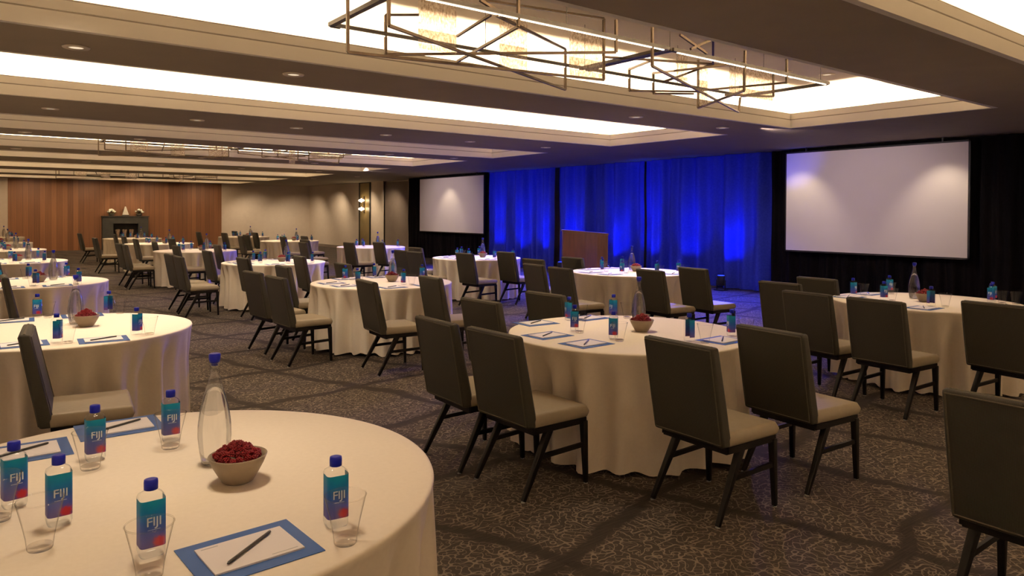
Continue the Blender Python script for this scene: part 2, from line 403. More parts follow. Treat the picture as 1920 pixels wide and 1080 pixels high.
def screen(y0, y1, z0, z1, label):
    o = thing('projection_screen', (DX - .17, (y0 + y1) / 2, z0)); tag(o, label, 'screen', 'projection screens')
    w = (y1 - y0) / 2; h = z1 - z0
    MB().box(-.012, .0, -w, w, 0, h).build('screen_surface', M_screen, o)
    f = MB(); f.box(-.008, .03, -w - .03, -w, -.03, h + .03); f.box(-.008, .03, w, w + .03, -.03, h + .03); f.box(-.008, .03, -w - .03, w + .03, -.03, -.0); f.box(-.008, .03, -w - .03, w + .03, h, h + .03)
    f.build('frame', M_black, o)
    for s_ in (-1, 1):
        MB().box(.005, .025, s_ * (w - .4) - .012, s_ * (w - .4) + .012, h + .03, H - z0 - .001).build('hanger', M_black, o)
screen(4.83, 8.08, .90, 2.80, 'large white projection screen at right on black curtain')
screen(18.55, 22.5, .97, 2.80, 'smaller looking white projection screen left of the blue curtain')

# uplights along the drape
UPY = [9.35, 10.5, 11.75, 12.75, 14.45, 15.65, 16.7, 17.9]
u = thing('uplight')
m = MB(); m.lathe([(.06, .10), (.075, .11), (.085, .30), (.08, .31)], 16); m.build('can', M_black, u)
MB().box(-.012, .012, -.11, -.095, .0, .22).box(-.012, .012, .095, .11, .0, .22).box(-.09, .09, -.11, .11, 0, .02).build('yoke', M_black, u)
MB().lathe([(.07, .312), (.069, .316)], 16).build('lens', mat('blue_lens', (.05, .1, .9), .3, emit=(.02, .06, 1), es=3), u)
U = Proto(u)
for i, y in enumerate(UPY):
    o = U.put((12.66, y, .001)); tag(o, 'small black floor uplight, number %s from the right along the foot of the blue curtain' % ['one', 'two', 'three', 'four', 'five', 'six', 'seven', 'eight'][i], 'stage light', 'blue uplights')

# lectern
le = thing('lectern', (9.62, 10.28, 0), math.radians(-38)); tag(le, 'dark red mahogany lectern with slanted top before the blue curtain', 'lectern')
m = MB()
prof = [(-.43, 0), (.43, 0), (.43, 1.185), (-.43, 1.255)]
bow = [(-.43, -.20), (-.22, -.25), (0, -.265), (.22, -.25), (.43, -.20), (.43, .22), (-.43, .22)]
def topz(x): return 1.22 - .07 * x / .86
m.loft([[(x, y, .06) for x, y in bow], [(x, y, topz(x)) for x, y in bow]], True, True, False); m.build('body', M_mahog, le)
MB().loft([[(x * 1.04, y * 1.06, .0) for x, y in bow], [(x * 1.04, y * 1.06, .06) for x, y in bow]], True, True, False).build('plinth', M_mahog, le)
MB().loft([[(x * 1.03, y * 1.05, topz(x)) for x, y in bow], [(x * 1.03, y * 1.05, topz(x) + .03) for x, y in bow]], True, True, False).build('reading_top', M_mahog, le)

# ------------------------------------------------------------------ chandelier
ch = thing('linear_chandelier', (0, 4.71, 0))
CY0, CYN, CYF = 4.71, 4.17 - 4.71, 5.25 - 4.71
zr = 3.02
ra = MB()
for a, b in ((2.25, 4.87), (4.93, 7.5)):
    for y in (CYN, CYF): ra.bar((a, y, zr), (b, y, zr), .045, .03)
    for x in (a, b): ra.bar((x, CYN, zr), (x, CYF, zr), .045, .03)
ra.build('rail_frame', M_bronzedark, ch)
for y in (CYN, CYF):
    for a, b in ((2.33, 4.82), (5.0, 7.45)):
        MB().box(a, b, y - .007, y + .007, zr - .021, zr - .0155).build('light_strip', M_led, ch)
CH_BARS = [[(2.142, 4.71, 3.176), (2.143, 4.71, 2.702), (4.633, 4.71, 2.799), (4.628, 4.71, 3.353), (3.289, 4.71, 3.276)], [(3.019, 5.25, 3.228), (2.715, 5.25, 3.176), (2.716, 5.25, 2.859), (4.239, 4.17, 2.9), (4.236, 4.17, 3.164)], [(2.178, 4.17, 3.048), (2.179, 4.17, 2.783), (4.647, 5.25, 2.786), (4.644, 5.25, 3.177), (3.038, 4.17, 2.994)], [(3.229, 4.17, 3.217), (3.231, 4.17, 2.946), (3.406, 5.25, 2.895)], [(3.368, 4.71, 3.171), (3.399, 5.25, 3.11)], [(4.631, 4.71, 3.007), (5.811, 4.71, 3.114), (6.702, 4.71, 3.191)], [(4.672, 4.17, 3.178), (4.676, 4.17, 2.844), (7.425, 5.25, 2.82), (7.454, 5.25, 3.002)], [(6.655, 5.25, 3.343), (6.662, 5.25, 2.799), (5.979, 4.17, 2.776), (5.991, 4.17, 3.161)], [(5.243, 4.71, 3.049), (5.534, 5.25, 3.094), (5.536, 5.25, 2.872), (6.688, 5.25, 2.984)], [(6.018, 4.17, 3.052), (5.609, 4.71, 3.003), (5.904, 5.25, 3.1), (5.907, 5.25, 2.883), (6.575, 5.25, 2.948)], [(6.669, 5.25, 2.994), (6.704, 4.17, 2.936), (6.699, 4.17, 3.261)], [(6.425, 4.71, 2.851), (7.308, 4.71, 2.925), (7.303, 4.71, 3.183)], [(5.498, 4.17, 3.19), (6.214, 4.71, 3.15), (6.034, 5.25, 3.012)], [(5.033, 4.17, 3.166), (5.407, 4.17, 3.054)], [(5.18, 4.17, 3.061), (5.681, 4.17, 3.282)], [(2.89, 4.17, 3.077), (3.076, 4.17, 3.016)]]
CH_PANELS = [(2.709, 3.039, 2.812, 3.239), (3.46, 3.74, 2.757, 3.223), (4.216, 4.617, 2.797, 3.199), (5.632, 5.795, 2.926, 3.207), (5.982, 6.12, 2.708, 3.085), (6.497, 7.284, 2.875, 3.195)]
for poly in CH_BARS:
    m = MB()
    for p, q in zip(poly, poly[1:]): m.bar((p[0], p[1] - CY0, p[2]), (q[0], q[1] - CY0, q[2]), .02)
    m.build('bronze_frame', M_bronze, ch)
for (x0, x1, z0, z1) in CH_PANELS:
    MB().box(x0, x1, -.006, .006, z0, z1).build('glass_panel', M_ripple, ch)
for x in (2.4, 3.7, 4.9, 6.3, 7.35):
    m = MB()
    for y in (CYN, CYF): m.tube([(x, y, zr), (x, y, ZT - .005)], .003, 6)
    m.build('suspension_cable', M_bronzedark, ch)
tag(ch, 'bronze geometric linear chandelier with rippled glass panels, nearest and largest', 'chandelier', 'linear chandeliers')
o = dup(ch, (0, 16.3, 0)); tag(o, 'bronze linear chandelier hanging halfway down the room', 'chandelier', 'linear chandeliers')
o = dup(ch, (.35, 28.4, 0)); tag(o, 'bronze linear chandelier farthest away, above the fireplace end', 'chandelier', 'linear chandeliers')

# ------------------------------------------------------------------ downlights
DL = [(.73, 6.73), (2.51, 6.73), (7.23, 6.73), (9.12, 6.73),
      (.90, 10.92), (2.67, 10.92), (4.12, 10.92), (5.66, 10.92), (7.36, 10.92), (9.16, 10.92),
      (.83, 14.41), (2.55, 14.41), (7.56, 14.41), (9.26, 14.41),
      (.90, 18.3), (4.6, 18.3), (7.4, 18.3), (2.6, 21.9), (4.4, 21.9), (6.6, 21.9), (9.0, 21.9), (10.6, 26.3), (11.3, 24.0)]
d = thing('recessed_downlight')
MB().lathe([(.055, -.010), (.095, -.010), (.10, -.004), (.10, .0), (.055, .0)], 24, caps=False).build('ring', M_lensring, d)
MB().lathe([(.056, -.0045), (.02, -.004)], 24).build('lens', M_lens, d)
D = Proto(d)
rowname = {6.73: 'first', 10.92: 'second', 14.41: 'third', 18.3: 'fourth', 21.9: 'fifth'}
ordn = ['first', 'second', 'third', 'fourth', 'fifth', 'sixth', 'seventh', 'eighth', 'ninth', 'tenth']
cnt = {}
for x, y in DL:
    k = cnt.get(y, 0); cnt[y] = k + 1
    o = D.put((x, y, H - .001))
    if y in rowname: lb = 'round recessed downlight, %s from the left in the %s row between coffers' % (ordn[k], rowname[y])
    else: lb = 'round recessed downlight in the ceiling near the %s' % ('brass sconce panel' if y > 25 else 'left end of the black curtain')
    tag(o, lb, 'ceiling light', 'recessed downlights')
for k, (x, y) in enumerate(((8.55, 5.35), (9.0, 5.5), (9.15, 5.1))):
    o = D.put((x, y, ZT - .001)); tag(o, 'round downlight high inside the chandelier coffer, %s from the left of three' % ordn[k], 'ceiling light', 'recessed downlights')

# ------------------------------------------------------------------ chairs
ch0 = thing('dining_chair')
def make_chair(root):
    def back(x, z): return x
    # backrest slab, raked
    bm_ = MB()
    n = 6; rings = []
    for i in range(n + 1):
        k = i / n; z = .395 + .52 * k; xr = -.215 - .095 * k; th = .075 - .018 * k; hw = .236 + .002 * math.sin(k * PI)
        rings.append([(xr, -hw, z), (xr + th, -hw, z), (xr + th, hw, z), (xr, hw, z)])
    vs = [p for r in rings for p in r]; fs = []
    for i in range(n):
        for a in range(4):
            b = (a + 1) % 4; fs.append((i * 4 + a, i * 4 + b, i * 4 + 4 + b, i * 4 + 4 + a))
    fs += [(3, 2, 1, 0), (n * 4, n * 4 + 1, n * 4 + 2, n * 4 + 3)]
    bk = bm_.add(vs, fs).build('backrest', M_chairback, root, bevel=.018, seg=3)
    # welt seams round both faces
    pp = MB()
    for off in (-.001, .0575):
        pts = []
        for (k, y) in ((0.03, -.222), (.97, -.222), (.97, .222), (.03, .222), (.03, -.222)):
            z = .395 + .52 * k; xr = -.215 - .095 * k; th = .075 - .018 * k
            pts.append((xr - .0005 if off < 0 else xr + th + .0005, y, z))
        for a, b in zip(pts, pts[1:]): pp.tube([a, b], .0035, 6)
    pp.build('piping', M_chairedge, bk)
    # top roll in slightly lighter fabric
    tr_ = MB().tube([(-.2815, -.215, .9105), (-.2815, .215, .9105)], .0085, 8); tr_.build('top_welt', M_chairedge, bk)
    # seat cushion
    s_ = MB(); s_.loft([[(-.17, -.235, .395), (.235, -.238, .395), (.235, .238, .395), (-.17, .235, .395)],
                        [(-.17, -.24, .43), (.25, -.243, .43), (.25, .243, .43), (-.17, .24, .43)],
                        [(-.17, -.228, .470), (.235, -.228, .466), (.235, .228, .466), (-.17, .228, .470)]], True, True, False)
    s_.build('seat', M_seat, root, bevel=.014, seg=3)
    f = MB(); f.bar((-.16, -.215, .375), (.235, -.215, .375), .025, .034); f.bar((-.16, .215, .375), (.235, .215, .375), .025, .034)
    f.bar((.225, -.215, .375), (.225, .215, .375), .025, .034); f.bar((-.15, -.215, .372), (-.15, .215, .372), .025, .04); f.box(-.16, .22, -.21, .21, .375, .394)
    f.build('seat_frame', M_leg, root)
    for s in (-1, 1):
        l = MB().bar((.222, s * .216, .372), (.237, s * .222, .006), .04, .034, .026, .022).build('leg', M_leg, root, bevel=.004, seg=2)
        MB().lathe([(.012, 0.0005), (.012, .0055)], 8, (.237, s * .222, 0)).build('glide', M_foot, l)
        l = MB().bar((-.035, s * .205, .372), (-.237, s * .222, .006), .036, .044, .024, .024).build('leg', M_leg, root, bevel=.004, seg=2)
        MB().lathe([(.012, 0.0005), (.012, .0055)], 8, (-.237, s * .222, 0)).build('glide', M_foot, l)
        MB().bar((-.12, s * .2125, .222), (.226, s * .217, .232), .016, .026).build('stretcher', M_leg, root)
make_chair(ch0)
CH = Proto(ch0)

# ------------------------------------------------------------------ tables
RT = .838
def cloth_mesh(seed, n=224):
    rnd = random.Random(seed); m = MB()
    fr = [(rnd.choice((9, 11, 13)), rnd.uniform(0, 6.28), .35), (rnd.choice((17, 19, 21)), rnd.uniform(0, 6.28), .6), (rnd.choice((26, 29, 31)), rnd.uniform(0, 6.28), .5), (5, rnd.uniform(0, 6.28), .25)]
    def fold(a): return sum(w * math.sin(k * a + p) for k, p, w in fr)
    fmx = max(fold(2 * PI * k / 400) for k in range(400)) * .8
    rings = []
    for r in (.25, .55, .78): rings.append([(r * math.cos(2 * PI * k / n), r * math.sin(2 * PI * k / n), .75) for k in range(n)])
    for r, z in ((RT - .012, .75), (RT - .003, .747), (RT, .740)): rings.append([(r * math.cos(2 * PI * k / n), r * math.sin(2 * PI * k / n), z) for k in range(n)])
    for z in (.72, .68, .6, .5, .4, .3, .2, .1, .05, .012):
        k_ = (.74 - z) / .73
        ring = []
        for k in range(n):
            a = 2 * PI * k / n; fo = fold(a)
            fo2 = (fo - fmx) / 1.6; r = RT - .003 + .035 * k_ + (.075 + .035 * k_) * fo2 * min(1, k_ * 3.2)
            zz = z + (.012 * (fold(a + .3) + 1) if z < .02 else 0)
            ring.append((r * math.cos(a), r * math.sin(a), max(zz, .004)))
        rings.append(ring)
    m.loft(rings, False, True, True)
    nn = len(m.v); m.add(rings[0], [tuple(reversed(range(n)))[::-1]], True)
    return m
TABLES = {  # name: (x, y, phrase)
 'FL': (.47, 2.39, 'nearest left-row table'), 'L2': (.56, 5.96, 'second left-row table'), 'L3': (.60, 10.15, 'third left-row table'),
 'L4': (.62, 14.65, 'fourth left-row table'), 'L5': (.66, 19.1, 'fifth left-row table'), 'L6': (.69, 23.5, 'sixth left-row table'), 'L7': (.8, 28.6, 'last left-row table'),
 'TR': (3.73, 3.54, 'nearest middle-row table'), 'TM': (4.03, 7.86, 'second middle-row table'), 'M2': (4.2, 12.14, 'third middle-row table'),
 'M3': (4.05, 16.7, 'fourth middle-row table'), 'M4': (4.19, 21.0, 'fifth middle-row table'), 'M5': (4.3, 25.5, 'last middle-row table'),
 'RR': (7.43, 3.12, 'nearest right-row table'), 'B1': (7.71, 7.3, 'second right-row table'), 'B2': (7.78, 11.3, 'third right-row table'),
 'N1': (8.1, 16.4, 'fourth right-row table'), 'N2': (7.8, 21.2, 'fifth right-row table'), 'N3': (7.8, 25.6, 'last right-row table')}
cl_protos = [cloth_mesh(s) for s in (3, 8, 15, 22)]
cl_me = []
M_ply = noisy('plywood_top', (.35, .24, .14), (.4, .28, .17), 10, .6)
for i, (k, (x, y, ph)) in enumerate(TABLES.items()):
    m = MB()
    m.lathe([(.3, .715), (.70, .715), (.70, .742), (.3, .742)], 40)
    for s in (-1, 1):
        for q in (-1, 1): m.bar((s * .45, q * .45, .715), (s * .48, q * .48, .01), .03)
    if i < 1:
        root = m.build('banquet_table', M_ply); top_me = root.data
    else: root = link('banquet_table', top_me)
    root.location = (x, y, 0); tag(root, 'round banquet table under a floor-length cream cloth, ' + ph, 'table', 'round banquet tables')
    j = i % 4
    if len(cl_me) <= j:
        c = cl_protos[j].build('tablecloth', M_cloth, root); cl_me.append(c.data)
    else: c = link('tablecloth', cl_me[j], root)
    c.rotation_euler = (0, 0, (i * 1.7) % 6.28)
    TABLES[k] = (x, y, ph, root)

# ------------------------------------------------------------------ camera (also used for ordering labels left to right)
TH, PT, RO = math.radians(52.65630544), math.radians(-.65827116), math.radians(.29328809)
HC = 1.5762926; F = 1351.075; CYP = 417.2864
fw = Vector((math.cos(TH) * math.cos(PT), math.sin(TH) * math.cos(PT), math.sin(PT)))
r0 = Vector((math.sin(TH), -math.cos(TH), 0)); u0 = r0.cross(fw)
rv = math.cos(RO) * r0 + math.sin(RO) * u0; uv = -math.sin(RO) * r0 + math.cos(RO) * u0
cam_d = bpy.data.cameras.new('camera'); cam = bpy.data.objects.new('camera', cam_d); C.objects.link(cam)
cam.matrix_world = Matrix(((rv.x, uv.x, -fw.x, 0), (rv.y, uv.y, -fw.y, 0), (rv.z, uv.z, -fw.z, HC), (0, 0, 0, 1)))
cam_d.sensor_fit = 'HORIZONTAL'; cam_d.sensor_width = 36; cam_d.lens = 36 * F / 1920
cam_d.shift_x = 0; cam_d.shift_y = -(540 - CYP) / 1920
cam_d.clip_start = .05; cam_d.clip_end = 200
bpy.context.scene.camera = cam
def side(p):                     # bearing seen by the photographer: smaller = further left
    d = Vector(p) - Vector((0, 0, HC)); return d.dot(rv) / max(d.dot(fw), 1e-3)
def inview(p, pad=.03):
    d = Vector(p) - Vector((0, 0, HC)); c = d.dot(fw)
    if c < .3: return False
    px = 960 + F * d.dot(rv) / c; py = CYP - F * d.dot(uv) / c
    return -1920 * pad < px < 1920 * (1 + pad) and -1080 * pad < py < 1080 * (1 + pad)

CHAIRS = {
 'TR': [(2.64, 3.866, -2), (2.665, 3.30, 1), (3.463, 4.582, 3), (4.178, 4.656, 2), (3.267, 2.453, -2), (4.031, 2.40, -5)],
 'RR': [(6.731, 4.055, -3), (7.511, 4.099, -5), (6.074, 3.372, -5), (6.034, 2.769, -4), (6.534, 2.094, -8)],
 'XX': [(4.01, .99, -4), (3.293, .95, -2)],
 'B1': [(6.30, 7.39, -5), (6.19, 6.733, -5), (6.989, 8.28, 2), (7.776, 8.28, 0), (6.879, 5.868, -6), (7.558, 5.774, -5)],
 'TM': [(2.879, 8.242, 5), (2.871, 7.459, 3), (3.471, 8.9, -1), (3.455, 6.51, -5), (4.189, 6.516, -4), (4.288, 8.95, -1)],
 'M2': [(2.896, 12.4, 3), (2.879, 11.72, 0), (3.667, 13.2, 0), (3.578, 10.88, 2), (4.431, 10.86, -3)],
 'M3': [(2.919, 17.173, 5), (2.921, 16.5, -2), (3.674, 15.538, 0), (4.46, 15.5, -3), (3.712, 17.75, -3)],
 'M4': [(2.985, 21.255, 2), (3.70, 19.92, -1), (4.5, 19.8, 3), (3.8, 22.2, 0)],
 'M5': [(3.15, 25.75, 2), (3.9, 24.3, -2)],
 'L5': [], 'N1': [(6.44, 15.9, -2), (7.05, 17.4, 4), (7.25, 15.25, 3), (7.967, 15.2, 3)],
 'N2': [(6.662, 21.257, -2), (7.1, 22.2, 3), (7.45, 20.0, -3), (8.1, 20.1, -2)],
 'N3': [(7.1, 24.5, 3), (6.7, 26.1, 0), (8.1, 26.8, 2), (8.1, 24.5, 0)],
 'B2': [(6.6, 11.6, 2), (6.55, 11.02, 3), (7.35, 12.4, 2), (7.012, 10.15, 3), (7.84, 10.1, 3)],
 'L2': [(.565, 4.85, -6), (-.19, 4.84, -3)], 'L3': [(.62, 9.05, 0)], 'L4': [(.68, 13.55, 0)],
}
ORD = ['leftmost', 'second from the left', 'third from the left', 'fourth from the left', 'fifth from the left', 'sixth from the left', 'seventh from the left', 'eighth from the left']
def ordinal(i, n):
    if n == 1: return 'the only one'
    if i == n - 1: return 'rightmost'
    return ORD[i]
for k, lst in CHAIRS.items():
    lst = [c for c in lst if inview((c[0], c[1], .7), .06)]
    lst.sort(key=lambda c: side((c[0] - .28, c[1], .9)))
    for i, (x, y, a) in enumerate(lst):
        o = CH.put((x, y, 0), math.radians(a))
        if k == 'XX': lb = ['large dark olive chair back cut by the right edge, nearest the viewer', 'dark olive chair corner at the right edge behind the nearest chair'][i]
        else: lb = 'olive dining chair, %s of those at the %s' % (ordinal(i, len(lst)), TABLES[k][2])
        tag(o, lb, 'chair', 'dining chairs')

# ------------------------------------------------------------------ table ware prototypes
def sq(h, p, n=28):
    out = []
    for k in range(n):
        a = 2 * PI * (k + .5) / n; c, s = math.cos(a), math.sin(a)
        r = (abs(c) ** p + abs(s) ** p) ** (-1 / p); out.append((h * r * c, h * r * s))
    return out
bt = thing('water_bottle')
prof = [(.020, .0005, 4), (.0265, .003, 5), (.0285, .012, 6), (.0285, .141, 6), (.0268, .147, 4.5), (.0190, .1535, 2.8), (.0135, .156, 2), (.0125, .162, 2)]
bd = MB().loft([[(x, y, z) for x, y in sq(h, p)] for h, z, p in prof], True); body = bd.build('bottle_body', M_pet, bt)
lab = MB(); ring = []
base = sq(.0290, 6, 56)
seq = [base[(k + 56 - 18) % 56] for k in range(36)]          # front and two sides (front faces +X)
seq = sorted(seq, key=lambda p: math.atan2(p[1], p[0]))
lab.loft([[(x, y, z) for x, y in seq] for z in (.028, .08, .140)], False, False, True); lab.build('label', M_label, bt)
MB().lathe([(.0145, .1585), (.0158, .1595), (.0160, .176), (.0152, .1825), (.010, .1835)], 24).build('cap', M_cap, bt)
fc = bpy.data.curves.new('letters', 'FONT'); fc.body = 'FIJI'; fc.size = .031; fc.extrude = .0; fc.align_x = 'CENTER'; fc.space_character = .92
fo = bpy.data.objects.new('letters', fc); C.objects.link(fo)
bpy.context.view_layer.update()
me = bpy.data.meshes.new_from_object(fo.evaluated_get(bpy.context.evaluated_depsgraph_get()))
bpy.data.objects.remove(fo)
for v_ in me.vertices:
    x, y = v_.co.x, v_.co.y
    v_.co = (.0302, x * 1.05, .080 + y)
for sgn in (0,):
    pass
me.materials.append(M_letter); me.name = 'lettering'
let = link('lettering', me, bt)
MB().add([(.0301, -.014, .0705), (.0301, .014, .0705), (.0301, .014, .0715), (.0301, -.014, .0715)], [(0, 1, 2, 3)]).build('rule_line', M_letter, bt)
BT = Proto(bt)
gl = MB().lathe([(.004, .0006), (.026, .0008), (.028, .004), (.031, .03), (.037, .06), (.044, .09), (.0515, .122)], 36, caps=False)
gl.lathe([(.027, .012), (.004, .0125)], 24)
gl.tube([(.0515 * math.cos(2 * PI * k / 36), .0515 * math.sin(2 * PI * k / 36), .122) for k in range(37)], .0016, 6)
GL = Proto(gl.build('drinking_glass', M_glass))
cf = thing('carafe')
P = [(.004, .0006), (.038, .0008), (.041, .006), (.047, .04), (.0525, .09), (.0515, .13), (.045, .18), (.034, .225), (.023, .26), (.0165, .29), (.0145, .315), (.0165, .325), (.0165, .332), (.0135, .333)]
cb = MB().lathe(P + [(.0125, .315), (.0145, .29)], 32, caps=False).build('glass_body', M_carafe, cf)
MB().lathe([(.004, .008), (.036, .008), (.0395, .012), (.045, .04), (.0505, .09), (.0495, .13), (.043, .18), (.032, .225), (.022, .258), (.004, .2582)], 32).build('water', M_water, cf)
MB().lathe([(.011, .322), (.0115, .3335), (.0155, .334), (.0185, .345), (.0190, .358), (.016, .362)], 20).build('stopper', M_cap, cf)  # blue colour stands in for refraction in a clear glass stopper
CF = Proto(cf)
bw = MB().lathe([(.004, .0008), (.042, .0008), (.046, .004), (.062, .03), (.076, .056), (.0865, .082), (.0835, .083), (.073, .056), (.058, .03), (.042, .012), (.004, .011)], 40)
BW = Proto(bw.build('serving_bowl', M_bowl))
# raspberry: drupelets packed on a blunt cone
ico = bmesh.new(); bmesh.ops.create_icosphere(ico, subdivisions=1, radius=1)
iv = [v_.co.copy() for v_ in ico.verts]; ifc = [[v_.index for v_ in f.verts] for f in ico.faces]; ico.free()
rb = MB()
for (z, R, n) in ((0, .0088, 9), (.0055, .0085, 9), (.0105, .0062, 7), (.0142, .003, 3)):
    for k in range(n):
        a = 2 * PI * (k + (z * 90 % 1)) / n; rb.add([v_ * .0036 + Vector((R * math.cos(a), R * math.sin(a), z - .006)) for v_ in iv], ifc, True)
RB = Proto(rb.build('raspberry', M_berry))
mound = MB()
rn = random.Random(5)
for k in range(60):
    r = .058 * math.sqrt(rn.random()); a = rn.uniform(0, 6.28); z = .084 + .035 * (1 - (r / .075) ** 2)
    mound.add([v_ * .0125 + Vector((r * math.cos(a), r * math.sin(a), z - .006)) for v_ in iv], ifc, True)
mound.lathe([(.004, .06), (.052, .06), (.066, .082), (.05, .1), (.004, .112)], 20)
mound_me = None
pd = MB().box(-.142, .142, -.117, .117, 0, .0018); PD = Proto(pd.build('blue_folder', M_blue))
np_ = MB().box(-.107, .107, -.077, .077, 0, .004).build('notepad', M_paper)
MB().box(-.095, -.055, .062, .066, .0041, .0043).build('printed_line', M_print, np_)
MB().box(.03, .095, -.066, -.063, .0041, .0043).build('printed_line', M_print, np_)
NP = Proto(np_)
pn = MB().tube([(-.088, 0, .0042), (-.082, 0, .0042), (.082, 0, .0042), (.088, 0, .0042)], [.0015, .004, .004, .0032], 10).build('pen', M_pen)
PN = Proto(pn)

Z0 = .7505
GEN_B = [(-.27, .26), (-.28, -.14), (.05, .60), (.45, .56), (.05, -.50), (.46, -.54)]
GEN_P = [(-.56, .20), (-.56, -.18), (-.19, .63), (.27, .64), (-.20, -.63), (.25, -.62)]
def gen_g(b): return [(x - .03 + random.uniform(-.015, .015), y - .10 + random.uniform(-.02, .02)) for x, y in b]
SET = {}
SET['FL'] = dict(b=[(-.357, .052), (-.269, -.153), (-.12, .356), (.128, .427), (-.11, -.488), (.314, -.599)],
                 g=[(-.395, -.035), (-.321, -.296), (-.145, .265), (.108, .335), (-.135, -.605), (.29, -.713)],
                 p=[(.086, -.612), (-.332, -.532), (-.31, .578), (.008, .71)], c=(.191, .09), w=(.203, -.122))
SET['TR'] = dict(b=[(.04, .66), (-.267, .259), (-.279, -.138), (.45, .58), (.053, -.501), (.46, -.538)],
                 g=[(.10, .60), (-.30, .17), (-.315, -.23), (.49, .47), (.09, -.60), (.49, -.63)],
                 p=[(-.27, .69), (-.56, .21), (-.56, -.175), (.24, .66), (-.21, -.63), (.26, -.61)], c=(.30, .17), w=(.107, -.037))
SET['L2'] = dict(b=[(-.087, -.591), (.376, -.549), (-.094, .78), (.392, .72)], g=[(-.04, -.66), (.43, -.60), (-.03, .70), (.46, .64)],
                 p=[(.165, -.655), (-.27, -.56), (-.263, .66), (.2, .69)], c=(.105, .22), w=(.151, .038))
SET['RR'] = dict(b=[(-.1, .66), (-.2, .30), (.56, .60), (-.337, -.195), (.46, -.409), (.66, -.35)], g=[(.0, .60), (.38, .50), (-.30, -.30), (.40, -.52), (.416, -.627), (-.24, .2)],
                 p=[(-.25, .63), (.22, .66), (-.56, .20), (-.55, -.22), (-.2, -.62), (.26, -.62)], c=(.163, .172), w=(-.03, -.009))
SET['TM'] = dict(b=[(-.251, .5), (-.337, -.027), (.2, .62), (.048, -.446), (.62, .12), (.449, .6)], g=[(-.2, .42), (-.36, -.13), (.25, .52), (.10, -.54), (.66, .02), (.5, .5)],
                 p=GEN_P, c=(.30, .3), w=(.124, -.016))
for k in TABLES:
    if k not in SET: SET[k] = dict(b=list(GEN_B), g=gen_g(GEN_B), p=list(GEN_P), c=(.28, .2), w=(.12, -.03))
NEAR = ('FL', 'TR', 'L2', 'RR')
PADS = ('FL', 'TR', 'L2', 'RR', 'TM', 'L3', 'B1', 'B2', 'M2', 'L4')
BERRY = {'FL': 46, 'TR': 34, 'L2': 34, 'L3': 24, 'RR': 24, 'TM': 24}
for k, (x, y, ph, root) in TABLES.items():
    S_ = SET[k]
    def ordered(lst, z=.8):
        l2 = [p for p in lst if inview((x + p[0], y + p[1], z), .015)]
        l2.sort(key=lambda p: side((x + p[0], y + p[1], z))); return l2
    b = ordered(S_['b'])
    for i, p in enumerate(b):
        px, py = x + p[0], y + p[1]
        rz = math.atan2(-py, -px) - ({'FL': [.45, .30, .35, .45, .35, .6][i % 6] * -.5}.get(k, random.uniform(-2.4, 2.4)))
        o = BT.put((px, py, Z0), rz)
        tag(o, 'blue-capped water bottle, %s on the %s' % (ordinal(i, len(b)), ph), 'water bottle', 'water bottles')
    gg = []
    for q in S_['g']:
        v_ = Vector(q)
        for bq in S_['b']:
            dv = v_ - Vector(bq)
            if dv.length < .094: v_ = Vector(bq) + dv.normalized() * .094
        gg.append((v_.x, v_.y))
    g = ordered(gg)
    for i, p in enumerate(g):
        o = GL.put((x + p[0], y + p[1], Z0))
        tag(o, 'empty flared drinking glass, %s on the %s' % (ordinal(i, len(g)), ph), 'glass', 'drinking glasses')
    if inview((x + S_['c'][0], y + S_['c'][1], .9), 0):
        o = CF.put((x + S_['c'][0], y + S_['c'][1], Z0), random.uniform(0, 6)); tag(o, 'tall clear glass carafe of water on the ' + ph, 'carafe', 'glass carafes')
    if inview((x + S_['w'][0], y + S_['w'][1], .8), 0):
        wx, wy = x + S_['w'][0], y + S_['w'][1]
        o = BW.put((wx, wy, Z0)); tag(o, 'greige ceramic bowl heaped with raspberries on the ' + ph, 'bowl', 'raspberry bowls')
        if k in BERRY:
            n = BERRY[k]; rn = random.Random(k); sc = 1.0 if k == 'FL' else 1.12
            pts = []
            lay = [(0.0595, .080, .40), (.042, .093, .30), (.024, .105, .2), (.006, .115, .1)]
            for (R, z, fr_) in lay:
                c_ = max(1, round(n * fr_))
                for q in range(c_):
                    a = 2 * PI * (q + rn.random() * .3) / c_ + R * 40; rr_ = R + rn.uniform(-.006, .006)
                    pts.append((rr_ * math.cos(a), rr_ * math.sin(a), z + rn.uniform(-.003, .005)))
            for q in pts:
                o = RB.put((wx + q[0], wy + q[1], Z0 + q[2]), rn.uniform(0, 6))
                o.rotation_euler = (rn.uniform(-1.2, 1.2), rn.uniform(-1.2, 1.2), rn.uniform(0, 6)); o.scale = (sc, sc, sc)
                tag(o, 'red raspberry heaped in the bowl on the ' + ph, 'raspberry', 'raspberries on the ' + ph)
        else:
            if mound_me is None:
                o = mound.build('raspberries', M_berry); mound_me = o.data
            else: o = link('raspberries', mound_me)
            o.location = (wx, wy, Z0 - .004)
            tag(o, 'heap of red raspberries in the bowl on the ' + ph, 'raspberries', 'far raspberry heaps', 'stuff')
    if k in PADS:
        pl = ordered(S_['p'], .75)
        for i, p in enumerate(pl):
            a = random.uniform(-.06, .06); od = ordinal(i, len(pl))
            o = PD.put((x + p[0], y + p[1], Z0 + .0002), a); tag(o, 'flat blue folder under a notepad, %s on the %s' % (od, ph), 'folder', 'blue folders')
            o = NP.put((x + p[0], y + p[1], Z0 + .0022), a); tag(o, 'white notepad on a blue folder, %s on the %s' % (od, ph), 'notepad', 'white notepads')
            o = PN.put((x + p[0], y + p[1], Z0 + .0064), a + .53 + random.uniform(-.1, .1)); tag(o, 'black pen on a white notepad, %s on the %s' % (od, ph), 'pen', 'black pens')

